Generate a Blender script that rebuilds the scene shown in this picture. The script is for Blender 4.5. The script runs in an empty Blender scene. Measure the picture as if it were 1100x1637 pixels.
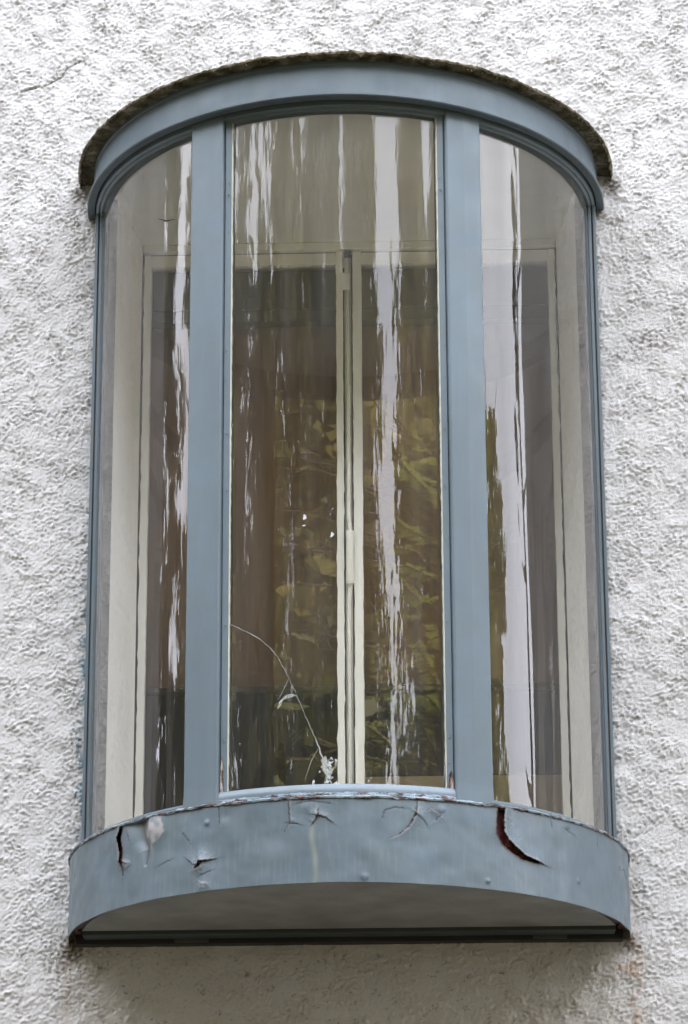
import bpy, math, random
import numpy as np
from mathutils import Vector, Matrix

rng = np.random.default_rng(7)
random.seed(7)
Z0 = 3.0                      # height of the bay's lower edge above the ground
scene = bpy.context.scene
COL = scene.collection

# ------------------------------------------------------------------ camera
cam_d = bpy.data.cameras.new('camera')
cam = bpy.data.objects.new('camera', cam_d)
COL.objects.link(cam)
cam.location = (0.1953, -6.8185, Z0 - 1.3118)
_F = Vector((-0.0281311, 0.94572636, 0.32374419))
_R = Vector((0.9994967, 0.03136259, -0.00476761))
_U = _R.cross(_F)
cam.matrix_world = Matrix(((_R.x, _U.x, -_F.x, cam.location.x), (_R.y, _U.y, -_F.y, cam.location.y),
                           (_R.z, _U.z, -_F.z, cam.location.z), (0, 0, 0, 1)))
cam_d.sensor_fit = 'VERTICAL'
cam_d.sensor_height = 24.0
cam_d.lens = 4897.2 / 1637 * 24.0
cam_d.clip_start = 0.05
cam_d.clip_end = 2000
scene.camera = cam

# ------------------------------------------------------------------ world, sun, exposure
SUN_EL, SUN_AZ = math.radians(44), math.radians(24)     # the sun stands behind the house: its front is in open shade
w = bpy.data.worlds.new('World'); scene.world = w; w.use_nodes = True
wn, wl = w.node_tree.nodes, w.node_tree.links
wn.clear()
sky = wn.new('ShaderNodeTexSky'); sky.sky_type = 'NISHITA'; sky.sun_disc = False
sky.sun_elevation = SUN_EL; sky.sun_rotation = SUN_AZ
sky.dust_density = 2.5; sky.air_density = 1.0; sky.ozone_density = 1.0
tc = wn.new('ShaderNodeTexCoord')
cn = wn.new('ShaderNodeTexNoise'); cn.inputs['Scale'].default_value = 2.2; cn.inputs['Detail'].default_value = 6
wl.new(tc.outputs['Generated'], cn.inputs['Vector'])
cr = wn.new('ShaderNodeValToRGB')
cr.color_ramp.elements[0].position = 0.30; cr.color_ramp.elements[1].position = 0.55
cr.color_ramp.elements[0].color = (0.45, 0.45, 0.45, 1); cr.color_ramp.elements[1].color = (1, 1, 1, 1)
wl.new(cn.outputs['Fac'], cr.inputs['Fac'])
mx = wn.new('ShaderNodeMixRGB'); mx.inputs['Color2'].default_value = (15.3, 15.8, 17.3, 1)
wl.new(cr.outputs['Color'], mx.inputs['Fac']); wl.new(sky.outputs['Color'], mx.inputs['Color1'])
# a hazy sky: brighter towards the horizon all round, deeper overhead
sx = wn.new('ShaderNodeSeparateXYZ'); wl.new(tc.outputs['Generated'], sx.inputs['Vector'])
mr = wn.new('ShaderNodeMapRange'); mr.inputs['From Min'].default_value = .3; mr.inputs['From Max'].default_value = 1.0
mr.inputs['To Min'].default_value = 1.42; mr.inputs['To Max'].default_value = .55
wl.new(sx.outputs['Z'], mr.inputs['Value'])
hz = wn.new('ShaderNodeVectorMath'); hz.operation = 'SCALE'
wl.new(mx.outputs['Color'], hz.inputs[0]); wl.new(mr.outputs['Result'], hz.inputs['Scale'])
bg = wn.new('ShaderNodeBackground'); bg.inputs['Strength'].default_value = 0.12
wl.new(hz.outputs['Vector'], bg.inputs['Color'])
wo = wn.new('ShaderNodeOutputWorld'); wl.new(bg.outputs['Background'], wo.inputs['Surface'])

sun_d = bpy.data.lights.new('sun', 'SUN'); sun_d.energy = 5.0; sun_d.angle = math.radians(0.6); sun_d.color = (1, .95, .86)
sun = bpy.data.objects.new('sun', sun_d); COL.objects.link(sun)
sd = Vector((math.sin(SUN_AZ) * math.cos(SUN_EL), math.cos(SUN_AZ) * math.cos(SUN_EL), math.sin(SUN_EL)))
sun.rotation_euler = sd.to_track_quat('Z', 'Y').to_euler(); sun.location = (0, 0, 30)

vs = scene.view_settings
vs.view_transform = 'Standard'; vs.look = 'None'; vs.gamma = 1; vs.use_curve_mapping = False
vs.exposure = 1.9
scene.cycles.use_denoising = True
scene.cycles.max_bounces = 12; scene.cycles.transparent_max_bounces = 16
scene.cycles.glossy_bounces = 5; scene.cycles.diffuse_bounces = 8

# ------------------------------------------------------------------ material helpers
def new_mat(name, base=(.5, .5, .5), rough=.6, spec=.5):
    m = bpy.data.materials.new(name); m.use_nodes = True
    b = m.node_tree.nodes['Principled BSDF']
    b.inputs['Base Color'].default_value = (*base, 1)
    b.inputs['Roughness'].default_value = rough
    b.inputs['Specular IOR Level'].default_value = spec
    return m, m.node_tree.nodes, m.node_tree.links, b

def obj_noise(n, l, scale, detail=4, rough=.55, stretch=(1, 1, 1), dist=0.0):
    t = n.new('ShaderNodeTexCoord'); mp = n.new('ShaderNodeMapping'); mp.inputs['Scale'].default_value = stretch
    x = n.new('ShaderNodeTexNoise'); x.inputs['Scale'].default_value = scale
    x.inputs['Detail'].default_value = detail; x.inputs['Roughness'].default_value = rough
    x.inputs['Distortion'].default_value = dist
    l.new(t.outputs['Object'], mp.inputs['Vector']); l.new(mp.outputs['Vector'], x.inputs['Vector'])
    return x.outputs['Fac']

def ramp(n, l, fac, stops):
    r = n.new('ShaderNodeValToRGB'); e = r.color_ramp.elements
    while len(e) < len(stops): e.new(0.5)
    for k, (p, c) in enumerate(stops):
        e[k].position = p; e[k].color = (*c, 1) if len(c) == 3 else c
    l.new(fac, r.inputs['Fac']); return r.outputs['Color']

def mix(n, l, fac, a, b, mode='MIX'):
    x = n.new('ShaderNodeMixRGB'); x.blend_type = mode
    for s, v in (('Fac', fac), ('Color1', a), ('Color2', b)):
        if isinstance(v, (int, float)): x.inputs[s].default_value = v
        elif isinstance(v, tuple): x.inputs[s].default_value = (*v, 1)
        else: l.new(v, x.inputs[s])
    return x.outputs['Color']

def bump(n, l, b, h, strength=.3, dist=.002):
    x = n.new('ShaderNodeBump'); x.inputs['Strength'].default_value = strength; x.inputs['Distance'].default_value = dist
    l.new(h, x.inputs['Height']); l.new(x.outputs['Normal'], b.inputs['Normal'])

def attr(n, name):
    a = n.new('ShaderNodeAttribute'); a.attribute_name = name; return a.outputs['Fac']

# roughcast render, painted white
m_wall, n, l, b = new_mat('white_roughcast', (.78, .77, .77), .85, .25)
c = ramp(n, l, obj_noise(n, l, 3.0, 5), [(.3, (.53, .52, .523)), (.7, (.60, .59, .594))])
spk = ramp(n, l, obj_noise(n, l, 55, 3), [(.66, (0, 0, 0)), (.76, (1, 1, 1))])
patch = ramp(n, l, obj_noise(n, l, 9, 4), [(.55, (0, 0, 0)), (.72, (1, 1, 1))])
f = mix(n, l, 1.0, spk, patch, 'MULTIPLY')
c = mix(n, l, f, c, (.42, .38, .30))
c = mix(n, l, attr(n, 'stain_shade'), c, (.50, .43, .34))
c = mix(n, l, attr(n, 'rust'), c, (.36, .20, .09))
c = mix(n, l, attr(n, 'dirt_shade'), c, (.09, .07, .05))
c = mix(n, l, attr(n, 'bluepaint'), c, (.13, .20, .25))
l.new(c, b.inputs['Base Color'])
bump(n, l, b, obj_noise(n, l, 260, 5, .65), .6, .003)

# plain wall for the parts of the house beyond the detailed patch
m_wall2, n, l, b = new_mat('white_roughcast_far', (.60, .59, .59), .85, .25)
bump(n, l, b, obj_noise(n, l, 60, 6, .7), .9, .02)

# blue grey paint
def blue_paint(name, base=(.106, .144, .176), rough=.42, attrs=False, streak=.12):
    m, n, l, b = new_mat(name, base, rough, .45)
    d = tuple(v * .84 for v in base); u = tuple(min(1, v * 1.10) for v in base)
    c = ramp(n, l, obj_noise(n, l, 4, 5, .6, (1, 1, .35)), [(.32, d), (.68, u)])
    st = ramp(n, l, obj_noise(n, l, 26, 3, .5, (1, 1, .06)), [(.54, (0, 0, 0)), (.78, (streak, streak, streak))])
    c = mix(n, l, st, c, (.20, .25, .28))
    blot = ramp(n, l, obj_noise(n, l, 11, 7, .68), [(.42, (0, 0, 0)), (.75, (.55, .55, .55))])
    c = mix(n, l, blot, c, (base[0] * .95, base[1] * .86, base[2] * .74))
    gr = ramp(n, l, obj_noise(n, l, 130, 3, .6), [(.70, (0, 0, 0)), (.80, (.6, .6, .6))])
    c = mix(n, l, gr, c, tuple(v * .45 for v in base))
    if attrs:
        c = mix(n, l, attr(n, 'primer'), c, (.37, .345, .35))
        c = mix(n, l, attr(n, 'yellow'), c, (.40, .40, .30))
        c = mix(n, l, attr(n, 'grime_shade'), c, (.10, .085, .075))
        c = mix(n, l, attr(n, 'crack'), c, (.025, .018, .018))
    l.new(c, b.inputs['Base Color'])
    rr = ramp(n, l, obj_noise(n, l, 18, 4), [(.3, (rough - .08,) * 3), (.7, (rough + .14,) * 3)])
    l.new(rr, b.inputs['Roughness'])
    bump(n, l, b, obj_noise(n, l, 160, 4, .6, (1, 1, .5)), .07, .0012)
    return m
m_blue = blue_paint('blue_grey_paint')
m_fascia = blue_paint('shaded_fascia_paint', base=(.086, .117, .143), rough=.5)  # blue paint darkened to carry the roof slab's shade on the fascia
m_rail = blue_paint('worn_highlit_rail_paint', base=(.17, .215, .26), rough=.28, streak=.5)  # worn paint, its base lightened to carry the rail's glossy highlight
m_apron = blue_paint('blue_grey_sheet_paint', attrs=True)

# worn painted sill edge: pale blue chips over dark red primer and rust
m_edge, n, l, b = new_mat('worn_sill_edge', (.2, .3, .35), .5)
chip = ramp(n, l, obj_noise(n, l, 34, 6, .72, (1, 1, 3.5)), [(.44, (0, 0, 0)), (.50, (1, 1, 1))])
tone = ramp(n, l, obj_noise(n, l, 12, 3), [(.35, (.11, .155, .19)), (.55, (.28, .34, .39)), (.7, (.14, .19, .23))])
rustc = ramp(n, l, obj_noise(n, l, 70, 4), [(.35, (.015, .012, .012)), (.6, (.09, .028, .02)), (.75, (.30, .20, .16))])
c = mix(n, l, chip, rustc, tone); l.new(c, b.inputs['Base Color'])
bump(n, l, b, chip, .8, .001)

m_rust, n, l, b = new_mat('dark_red_rust', (.06, .01, .01), .55)
c = ramp(n, l, obj_noise(n, l, 45, 5), [(.35, (.010, .006, .006)), (.55, (.085, .012, .012)), (.72, (.22, .09, .05))])
l.new(c, b.inputs['Base Color']); bump(n, l, b, obj_noise(n, l, 200, 4), .6, .002)

m_flaked, n, l, b = new_mat('flaked_post_foot', (.2, .2, .2), .7)
c = ramp(n, l, obj_noise(n, l, 60, 4, .6, (1, 1, .3)), [(.38, (.05, .035, .03)), (.48, (.20, .11, .09)), (.55, (.48, .46, .42)), (.66, (.21, .29, .36))])
l.new(c, b.inputs['Base Color']); bump(n, l, b, obj_noise(n, l, 90, 4), .7, .002)

# soffit and interior paints
def paint(name, base, rough=.6, var=.08, bs=.25, scale=6, bsc=120):
    m, n, l, b = new_mat(name, base, rough, .35)
    c = ramp(n, l, obj_noise(n, l, scale, 5), [(.3, tuple(v * (1 - var) for v in base)), (.7, tuple(min(1, v * (1 + var)) for v in base))])
    l.new(c, b.inputs['Base Color']); bump(n, l, b, obj_noise(n, l, bsc, 4), bs, .002)
    return m
m_soffit = paint('grey_soffit_board', (.225, .225, .215), .7, .22, .5, 9, 90)
m_black = paint('black_painted_bar', (.018, .019, .021), .5, .2)
m_cream = paint('cream_gloss_paint', (.88, .88, .84), .4, .05, .12)
m_plaster = paint('white_smooth_render', (.87, .865, .84), .8, .05, .5, 5, 70)
m_ceil = paint('white_ceiling_paint', (.82, .81, .76), .8, .04, .1)
m_groove = paint('dark_joint', (.03, .025, .02), .8)
m_brownseal = paint('brown_sealant', (.13, .10, .085), .6, .2)
m_blind, n, l, b = new_mat('brown_blind_cloth', (.10, .07, .045), .9, .1)
c = ramp(n, l, obj_noise(n, l, 40, 4, .6, (1, 1, .05)), [(.3, (.40, .245, .145)), (.7, (.52, .325, .20))])
l.new(c, b.inputs['Base Color'])
m_pelmet = paint('dark_grey_green_box', (.12, .125, .10), .6, .1)
m_beige = paint('beige_board', (.85, .72, .50), .7, .08)
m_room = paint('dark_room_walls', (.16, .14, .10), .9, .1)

# moss and concrete for the roof slab
m_slab, n, l, b = new_mat('mossy_concrete', (.1, .09, .07), .95, .1)
c = ramp(n, l, obj_noise(n, l, 30, 6, .7), [(.30, (.022, .020, .013)), (.44, (.07, .062, .035)), (.56, (.15, .13, .09)), (.68, (.30, .27, .22))])
l.new(c, b.inputs['Base Color']); bump(n, l, b, obj_noise(n, l, 120, 5, .7), .9, .006)

# window glass: thin sheet, see-through with a mirror-like share given by Fresnel
def glass(name, ior, tint, rough=0.0, film=0.0, wave=.0):
    m = bpy.data.materials.new(name); m.use_nodes = True
    n, l = m.node_tree.nodes, m.node_tree.links; n.clear()
    o = n.new('ShaderNodeOutputMaterial'); t = n.new('ShaderNodeBsdfTransparent'); t.inputs['Color'].default_value = (*tint, 1)
    g = n.new('ShaderNodeBsdfGlossy'); g.inputs['Roughness'].default_value = rough
    g.inputs['Color'].default_value = (1, .985, .99, 1)
    fr = n.new('ShaderNodeFresnel'); fr.inputs['IOR'].default_value = ior
    ms = n.new('ShaderNodeMixShader')
    l.new(fr.outputs['Fac'], ms.inputs['Fac']); l.new(t.outputs['BSDF'], ms.inputs[1]); l.new(g.outputs['BSDF'], ms.inputs[2])
    last = ms.outputs['Shader']
    if wave:
        bp = n.new('ShaderNodeBump'); bp.inputs['Strength'].default_value = 1; bp.inputs['Distance'].default_value = wave
        l.new(obj_noise(n, l, 7, 2, .5, (1, 1, .35)), bp.inputs['Height']); l.new(bp.outputs['Normal'], g.inputs['Normal'])
    if film:
        d = n.new('ShaderNodeBsdfDiffuse'); d.inputs['Color'].default_value = (.62, .60, .56, 1)
        f = ramp(n, l, obj_noise(n, l, 20, 5, .6, (1, 1, .12)), [(.35, (film * .4,) * 3), (.75, (film * 1.6,) * 3)])
        m2 = n.new('ShaderNodeMixShader'); l.new(f, m2.inputs['Fac']); l.new(last, m2.inputs[1]); l.new(d.outputs['BSDF'], m2.inputs[2])
        last = m2.outputs['Shader']
    l.new(last, o.inputs['Surface'])
    return m
m_glass = glass('bay_glass', 1.47, (.99, .985, .97), 0.005, .04, .00003)
m_glass2 = glass('casement_glass', 2.0, (.95, .95, .92), 0.0, .01, .00001)
m_fract, n, l, b = new_mat('glass_fracture', (.50, .52, .50), .15, .8)
b.inputs['Alpha'].default_value = .5

def leaf_mat(name, c0, c1):
    m, n, l, b = new_mat(name, c0, .5, .4)
    c = ramp(n, l, obj_noise(n, l, 1.3, 4, .7), [(.3, c0), (.7, c1)])
    l.new(c, b.inputs['Base Color'])
    t = n.new('ShaderNodeBsdfTranslucent'); l.new(c, t.inputs['Color'])
    ms = n.new('ShaderNodeMixShader'); ms.inputs['Fac'].default_value = .4
    o = n['Material Output']
    l.new(b.outputs['BSDF'], ms.inputs[1]); l.new(t.outputs['BSDF'], ms.inputs[2]); l.new(ms.outputs['Shader'], o.inputs['Surface'])
    return m
m_leaf = [leaf_mat('olive_leaves', (.14, .14, .025), (.25, .21, .045)), leaf_mat('dark_leaves', (.07, .08, .02), (.14, .13, .035)),
          leaf_mat('yellow_leaves', (.26, .25, .04), (.42, .33, .07))]
m_bark = paint('tree_bark', (.10, .075, .05), .9, .25, .8, 8, 20)

m_ground, n, l, b = new_mat('lawn_and_soil', (.12, .1, .06), .95, .1)
c = ramp(n, l, obj_noise(n, l, .6, 6), [(.38, (.115, .088, .060)), (.5, (.085, .072, .045)), (.62, (.055, .062, .025))])
l.new(c, b.inputs['Base Color']); bump(n, l, b, obj_noise(n, l, 30, 5), .8, .03)

# ------------------------------------------------------------------ object helpers
def link_mesh(name, verts, faces, mat, parent=None, smooth=True):
    me = bpy.data.meshes.new(name)
    verts = np.asarray(verts, dtype=np.float32); faces = np.asarray(faces, dtype=np.int32)
    me.vertices.add(len(verts)); me.vertices.foreach_set('co', verts.ravel())
    k = faces.shape[1]
    me.loops.add(faces.size); me.loops.foreach_set('vertex_index', faces.ravel())
    me.polygons.add(len(faces)); me.polygons.foreach_set('loop_start', np.arange(0, faces.size, k, dtype=np.int32))
    me.polygons.foreach_set('loop_total', np.full(len(faces), k, dtype=np.int32))
    me.update(calc_edges=True); me.validate()
    if smooth: me.polygons.foreach_set('use_smooth', np.ones(len(me.polygons), dtype=bool))
    me.materials.append(mat)
    o = bpy.data.objects.new(name, me); COL.objects.link(o); o.parent = parent
    return o

def set_attr(o, name, vals):
    a = o.data.attributes.new(name, 'FLOAT', 'POINT'); a.data.foreach_set('value', np.asarray(vals, dtype=np.float32))

def thing(name, label, cat, loc=(0, 0, 0), group=None):
    o = bpy.data.objects.new(name, None); COL.objects.link(o); o.location = loc
    o.empty_display_size = .2
    o['label'] = label; o['category'] = cat
    if group: o['group'] = group
    return o

class MB:
    """collects boxes, tubes and sweeps into one mesh"""
    def __init__(s): s.v = []; s.f = []
    def add(s, v, f):
        k = len(s.v); s.v += [tuple(p) for p in v]; s.f += [tuple(i + k for i in q) for q in f]; return s
    def box(s, x0, x1, y0, y1, z0, z1):
        v = [(x, y, z) for x in (x0, x1) for y in (y0, y1) for z in (z0, z1)]
        return s.add(v, [(0, 1, 3, 2), (4, 6, 7, 5), (0, 4, 5, 1), (2, 3, 7, 6), (0, 2, 6, 4), (1, 5, 7, 3)])
    def tube(s, pts, rad, k=10):
        pts = [Vector(p) for p in pts]; rad = rad if isinstance(rad, (list, tuple)) else [rad] * len(pts)
        v = []; f = []
        for i, p in enumerate(pts):
            d = (pts[min(i + 1, len(pts) - 1)] - pts[max(i - 1, 0)]).normalized()
            a = d.orthogonal().normalized() if abs(d.z) < .9 else Vector((1, 0, 0)) - d * d.x
            a.normalize(); c = d.cross(a)
            for j in range(k):
                t = 2 * math.pi * j / k; v.append(p + a * math.cos(t) * rad[i] + c * math.sin(t) * rad[i])
        for i in range(len(pts) - 1):
            for j in range(k): f.append((i * k + j, i * k + (j + 1) % k, (i + 1) * k + (j + 1) % k, (i + 1) * k + j))
        s.add(v, f)
        k0 = len(s.v); s.v += [tuple(pts[0]), tuple(pts[-1])]; b0 = k0 - len(v)
        for j in range(k):
            s.f.append((k0, b0 + (j + 1) % k, b0 + j)); e = b0 + (len(pts) - 1) * k
            s.f.append((k0 + 1, e + j, e + (j + 1) % k))
        return s
    def build(s, name, mat, parent=None, bevel=0, smooth=False):
        me = bpy.data.meshes.new(name); me.from_pydata(s.v, [], s.f); me.update()
        me.materials.append(mat)
        if smooth: me.polygons.foreach_set('use_smooth', [True] * len(me.polygons))
        o = bpy.data.objects.new(name, me); COL.objects.link(o); o.parent = parent
        if bevel:
            bv = o.modifiers.new('bevel', 'BEVEL'); bv.width = bevel; bv.segments = 2; bv.limit_method = 'ANGLE'
        return o

NE = 1.94
def ell(t, a, b):
    """point of the bay's plan; t runs 0 (right, at the wall) .. pi (left, at the wall); front is -y"""
    c, s = np.cos(t), np.clip(np.sin(t), 0, 1)
    return a * np.sign(c) * np.abs(c) ** (2 / NE), -b * s ** (2 / NE)
def t_of_x(x, a):
    return math.acos(max(-1, min(1, math.copysign(abs(x / a) ** (NE / 2), x))))

def sweep(name, prof, mat, parent, t0=0, t1=math.pi, seg=120, smooth=True, closed=True, caps=True, noise=None):
    """sweep a closed profile [(a, b, z)] round the plan"""
    T = np.linspace(t0, t1, seg + 1); k = len(prof); V = np.zeros((seg + 1, k, 3))
    for j, (a, b_, z) in enumerate(prof):
        x, y = ell(T, a, b_); V[:, j, 0] = x; V[:, j, 1] = y; V[:, j, 2] = z
    if noise is not None: V = noise(V)
    F = []
    kk = k if closed else k - 1
    for i in range(seg):
        for j in range(kk):
            j2 = (j + 1) % k; F.append((i * k + j, i * k + j2, (i + 1) * k + j2, (i + 1) * k + j))
    mb = MB(); mb.add(V.reshape(-1, 3), F)
    if caps and closed: mb.f.append(tuple(range(k))); mb.f.append(tuple(seg * k + j for j in reversed(range(k))))
    o = mb.build(name, mat, parent)
    if smooth:
        o.data.polygons.foreach_set('use_smooth', [True] * len(o.data.polygons))
        es = o.modifiers.new('split', 'EDGE_SPLIT'); es.split_angle = math.radians(32)
    return o

def fft_noise(nx, nz, dx, lam_lo, lam_hi, seed, aniso=1.0):
    r = np.random.default_rng(seed); wn_ = r.standard_normal((nz, nx))
    kx = np.fft.rfftfreq(nx, dx)[None, :]; kz = np.fft.fftfreq(nz, dx)[:, None] * aniso
    k = np.sqrt(kx ** 2 + (kz) ** 2) + 1e-9
    lo, hi = 1 / lam_hi, 1 / lam_lo
    filt = np.exp(-((np.log(k) - .5 * (np.log(lo) + np.log(hi))) / (.5 * (np.log(hi) - np.log(lo)))) ** 2)
    h = np.fft.irfft2(np.fft.rfft2(wn_) * filt, s=(nz, nx)); return h / h.std()

def seg_dist(X, Z, poly, widths=None):
    """distance to a polyline, the interpolated width there, and the side sign"""
    D = np.full(X.shape, 9.0); W = np.zeros(X.shape); S = np.zeros(X.shape)
    for i in range(len(poly) - 1):
        ax, az = poly[i]; bx, bz = poly[i + 1]; dx, dz = bx - ax, bz - az
        u = np.clip(((X - ax) * dx + (Z - az) * dz) / (dx * dx + dz * dz), 0, 1)
        ex, ez = X - (ax + u * dx), Z - (az + u * dz); d = np.hypot(ex, ez)
        m = d < D; D = np.where(m, d, D); S = np.where(m, np.sign(dx * ez - dz * ex), S)
        if widths is not None: W = np.where(m, widths[i] + u * (widths[i + 1] - widths[i]), W)
    return D, W, S

# ------------------------------------------------------------------ ground
g = MB(); g.add([(-600, -600, 0), (600, -600, 0), (600, 600, 0), (-600, 600, 0)], [(0, 1, 2, 3)])
go = g.build('ground', m_ground); go['kind'] = 'structure'

# ------------------------------------------------------------------ house
OX, OZ0, OZ1 = .556, .20, 1.835       # wall opening behind the bay
house = thing('house', 'white roughcast rendered house wall that carries the blue grey bow window', 'house', (0, 0, 0))

def build_roughcast():
    dx = .0034
    L, R_, B, T_ = -2.05, 2.05, -1.25, 3.4
    nx, nz = int((R_ - L) / dx), int((T_ - B) / dx)
    n_lump = fft_noise(nx, nz, dx, .0098, .0225, 1, .8)
    n_ridge = fft_noise(nx, nz, dx, .015, .040, 2, .75)
    n_big = fft_noise(nx, nz, dx, .05, .14, 3, .9)
    n_low = fft_noise(nx, nz, dx, .25, .9, 4)
    n_fine = fft_noise(nx, nz, dx, .0065, .011, 5)
    n_sm = fft_noise(nx, nz, dx, .06, .22, 6)
    rid = np.maximum(0, 1.15 - np.abs(n_ridge) * 1.3)
    lump = np.tanh(n_lump * .9) * .5 + np.maximum(n_lump - .6, 0) * .35
    calm = np.clip(.84 + .28 * n_sm, .32, 1.3)
    n_mid = fft_noise(nx, nz, dx, .022, .055, 15, .8)
    H = calm * (.0023 * rid + .0028 * lump + .0009 * n_fine + .0008 * np.clip(n_mid, -1.2, 2.2)) + .0008 * n_big + .0015 * n_low + .0004 * n_fine
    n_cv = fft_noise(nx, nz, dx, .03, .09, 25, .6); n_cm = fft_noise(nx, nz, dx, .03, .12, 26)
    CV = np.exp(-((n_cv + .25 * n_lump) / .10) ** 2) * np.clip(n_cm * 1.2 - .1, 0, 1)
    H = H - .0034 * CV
    H = H - H.min() * .45
    H = np.clip(H + .001, .0006, .016)
    # nonuniform rectilinear grid: fine where the photograph looks, coarser beyond
    xs = np.concatenate([np.arange(-2.0, -.92, .012), np.arange(-.92, .9201, dx), np.arange(.93, 2.0, .012)])
    zs = np.concatenate([np.arange(-1.2, -.27, .012), np.arange(-.27, 2.45, dx), np.arange(2.455, 3.3, .012)])
    # snap a column / row onto the opening edges
    for e in (-OX, OX): xs[np.abs(xs - e).argmin()] = e
    for e in (OZ0, OZ1): zs[np.abs(zs - e).argmin()] = e
    X, Z = np.meshgrid(xs, zs)
    ix = np.clip(((X - L) / dx).astype(int), 0, nx - 1); iz = np.clip(((Z - B) / dx).astype(int), 0, nz - 1)
    h = H[iz, ix]
    # crack in the upper left
    jit = .0025 * n_lump[iz, ix]
    crack = [(-.801, 2.1298), (-.7624, 2.141), (-.7392, 2.1457), (-.7009, 2.169), (-.689, 2.1929), (-.6552, 2.213)]
    D, W, S = seg_dist(X + jit * .6, Z + jit * .5, crack)
    h = h - .004 * np.exp(-(D / .0024) ** 2) + .0015 * np.exp(-(D / .02) ** 2) * (S > 0)
    V = np.stack([X, -h, Z + Z0], -1).reshape(-1, 3)
    NX, NZ = len(xs), len(zs)
    I = np.arange(NX * NZ).reshape(NZ, NX)
    cx, cz = .5 * (X[1:, 1:] + X[:-1, :-1]), .5 * (Z[1:, 1:] + Z[:-1, :-1])
    keep = ~((np.abs(cx) < OX) & (cz > OZ0) & (cz < OZ1))
    F = np.stack([I[:-1, :-1], I[:-1, 1:], I[1:, 1:], I[1:, :-1]], -1)[keep]
    used = np.zeros(NX * NZ, bool); used[F.ravel()] = True
    remap = np.cumsum(used) - 1
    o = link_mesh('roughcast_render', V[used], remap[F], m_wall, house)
    o['kind'] = 'stuff'
    nl, nb, nf = n_lump[iz, ix], n_big[iz, ix], n_sm[iz, ix]
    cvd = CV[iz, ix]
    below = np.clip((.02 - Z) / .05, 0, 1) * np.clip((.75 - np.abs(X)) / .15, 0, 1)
    dirt_shade = .95 * np.exp(-(D / .0022) ** 2)
    dirt_shade = np.maximum(dirt_shade, cvd * (.05 + .6 * below))  # shade painted into the crevices, much stronger below the sill
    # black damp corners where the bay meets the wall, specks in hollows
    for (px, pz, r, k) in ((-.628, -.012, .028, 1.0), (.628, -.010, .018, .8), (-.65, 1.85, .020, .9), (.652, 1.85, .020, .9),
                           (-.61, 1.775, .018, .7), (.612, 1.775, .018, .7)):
        d = np.hypot((X - px), (Z - pz) * .8); dirt_shade = np.maximum(dirt_shade, k * np.clip(1.3 - d / r + .35 * nl, 0, 1))
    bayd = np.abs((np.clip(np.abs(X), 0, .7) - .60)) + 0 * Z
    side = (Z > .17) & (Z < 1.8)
    dirt_shade = np.maximum(dirt_shade, np.where(side, np.clip(1 - (np.abs(X) - .603) / .008 + .4 * nl, 0, 1) * .55 * (np.abs(X) > .59), 0))
    rust = .6 * np.clip(1 - np.abs(X - .640 + .012 * nb) / (.016 + .01 * np.abs(nf)), 0, 1) * np.clip((.03 - Z) / .05, 0, 1) * np.clip(.75 + .45 * nb, 0, 1)
    rust = np.maximum(rust, .2 * np.clip(1 - np.abs(X + .632) / .014, 0, 1) * np.clip((.03 - Z) / .04, 0, 1) * (Z > -.2))
    rust = np.maximum(rust, .25 * np.clip(1 - np.abs(X - .642) / .006, 0, 1) * (Z < .16) * (Z > -.02))
    stain_shade = .35 * np.clip(1 - (np.abs(X) / .66) ** 8, 0, 1) * np.clip((.02 - Z) / .05, 0, 1) * np.clip(.85 + .12 * nf, 0, 1)  # brown grime below the sill, with the bay's shade tinted in
    bp = np.where((X > -.66) & (X < -.598) & (Z > .17) & (Z < .85), np.clip((X + .622 + .010 * nl) / .006, 0, 1) * np.clip(.6 + .8 * nb, 0, 1), 0)
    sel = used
    for nm, arr in (('dirt_shade', dirt_shade), ('rust', rust), ('stain_shade', stain_shade), ('bluepaint', bp)):
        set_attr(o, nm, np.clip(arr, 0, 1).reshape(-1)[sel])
    return o
build_roughcast()

# coarse remainder of the facade and the house body
k = MB()
XL, XR, ZT, HB = -7.5, 7.5, 8.4, 9.0
k.box(XL, -1.99, 0.0, .34, 0, ZT); k.box(1.985, XR, 0.0, .34, 0, ZT)
k.box(-1.99, 1.985, 0.0, .34, 0, Z0 - 1.19); k.box(-1.99, 1.985, 0.0, .34, Z0 + 3.28, ZT)
k.build('outer_wall', m_wall2, house)
k = MB(); k.box(XL, XR, HB - .3, HB, 0, ZT); k.box(XL, XL + .3, .345, HB - .305, 0, ZT); k.box(XR - .3, XR, .345, HB - .305, 0, ZT)
k.build('rear_wall', m_wall2, house)
# masonry behind the detailed render, round the opening
k = MB()
k.box(-1.985, -OX - .004, .004, .335, Z0 - 1.185, Z0 + 3.275); k.box(OX + .004, 1.98, .004, .335, Z0 - 1.185, Z0 + 3.275)
k.box(-OX - .003, OX + .003, .004, .335, Z0 - 1.185, Z0 + OZ0 - .004); k.box(-OX - .003, OX + .003, .004, .335, Z0 + OZ1 + .004, Z0 + 3.275)
k.build('masonry', m_wall2, house)
k = MB(); k.add([(XL - .4, -.5, ZT), (XR + .4, -.5, ZT), (XR + .4, HB + .5, ZT), (XL - .4, HB + .5, ZT), (XL + 2, HB / 2, ZT + 2.6), (XR - 2, HB / 2, ZT + 2.6)],
                [(3, 2, 1, 0), (0, 1, 5, 4), (1, 2, 5), (2, 3, 4, 5), (3, 0, 4)])
k.build('roof', paint('slate_roof', (.08, .08, .09), .7), house)

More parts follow.
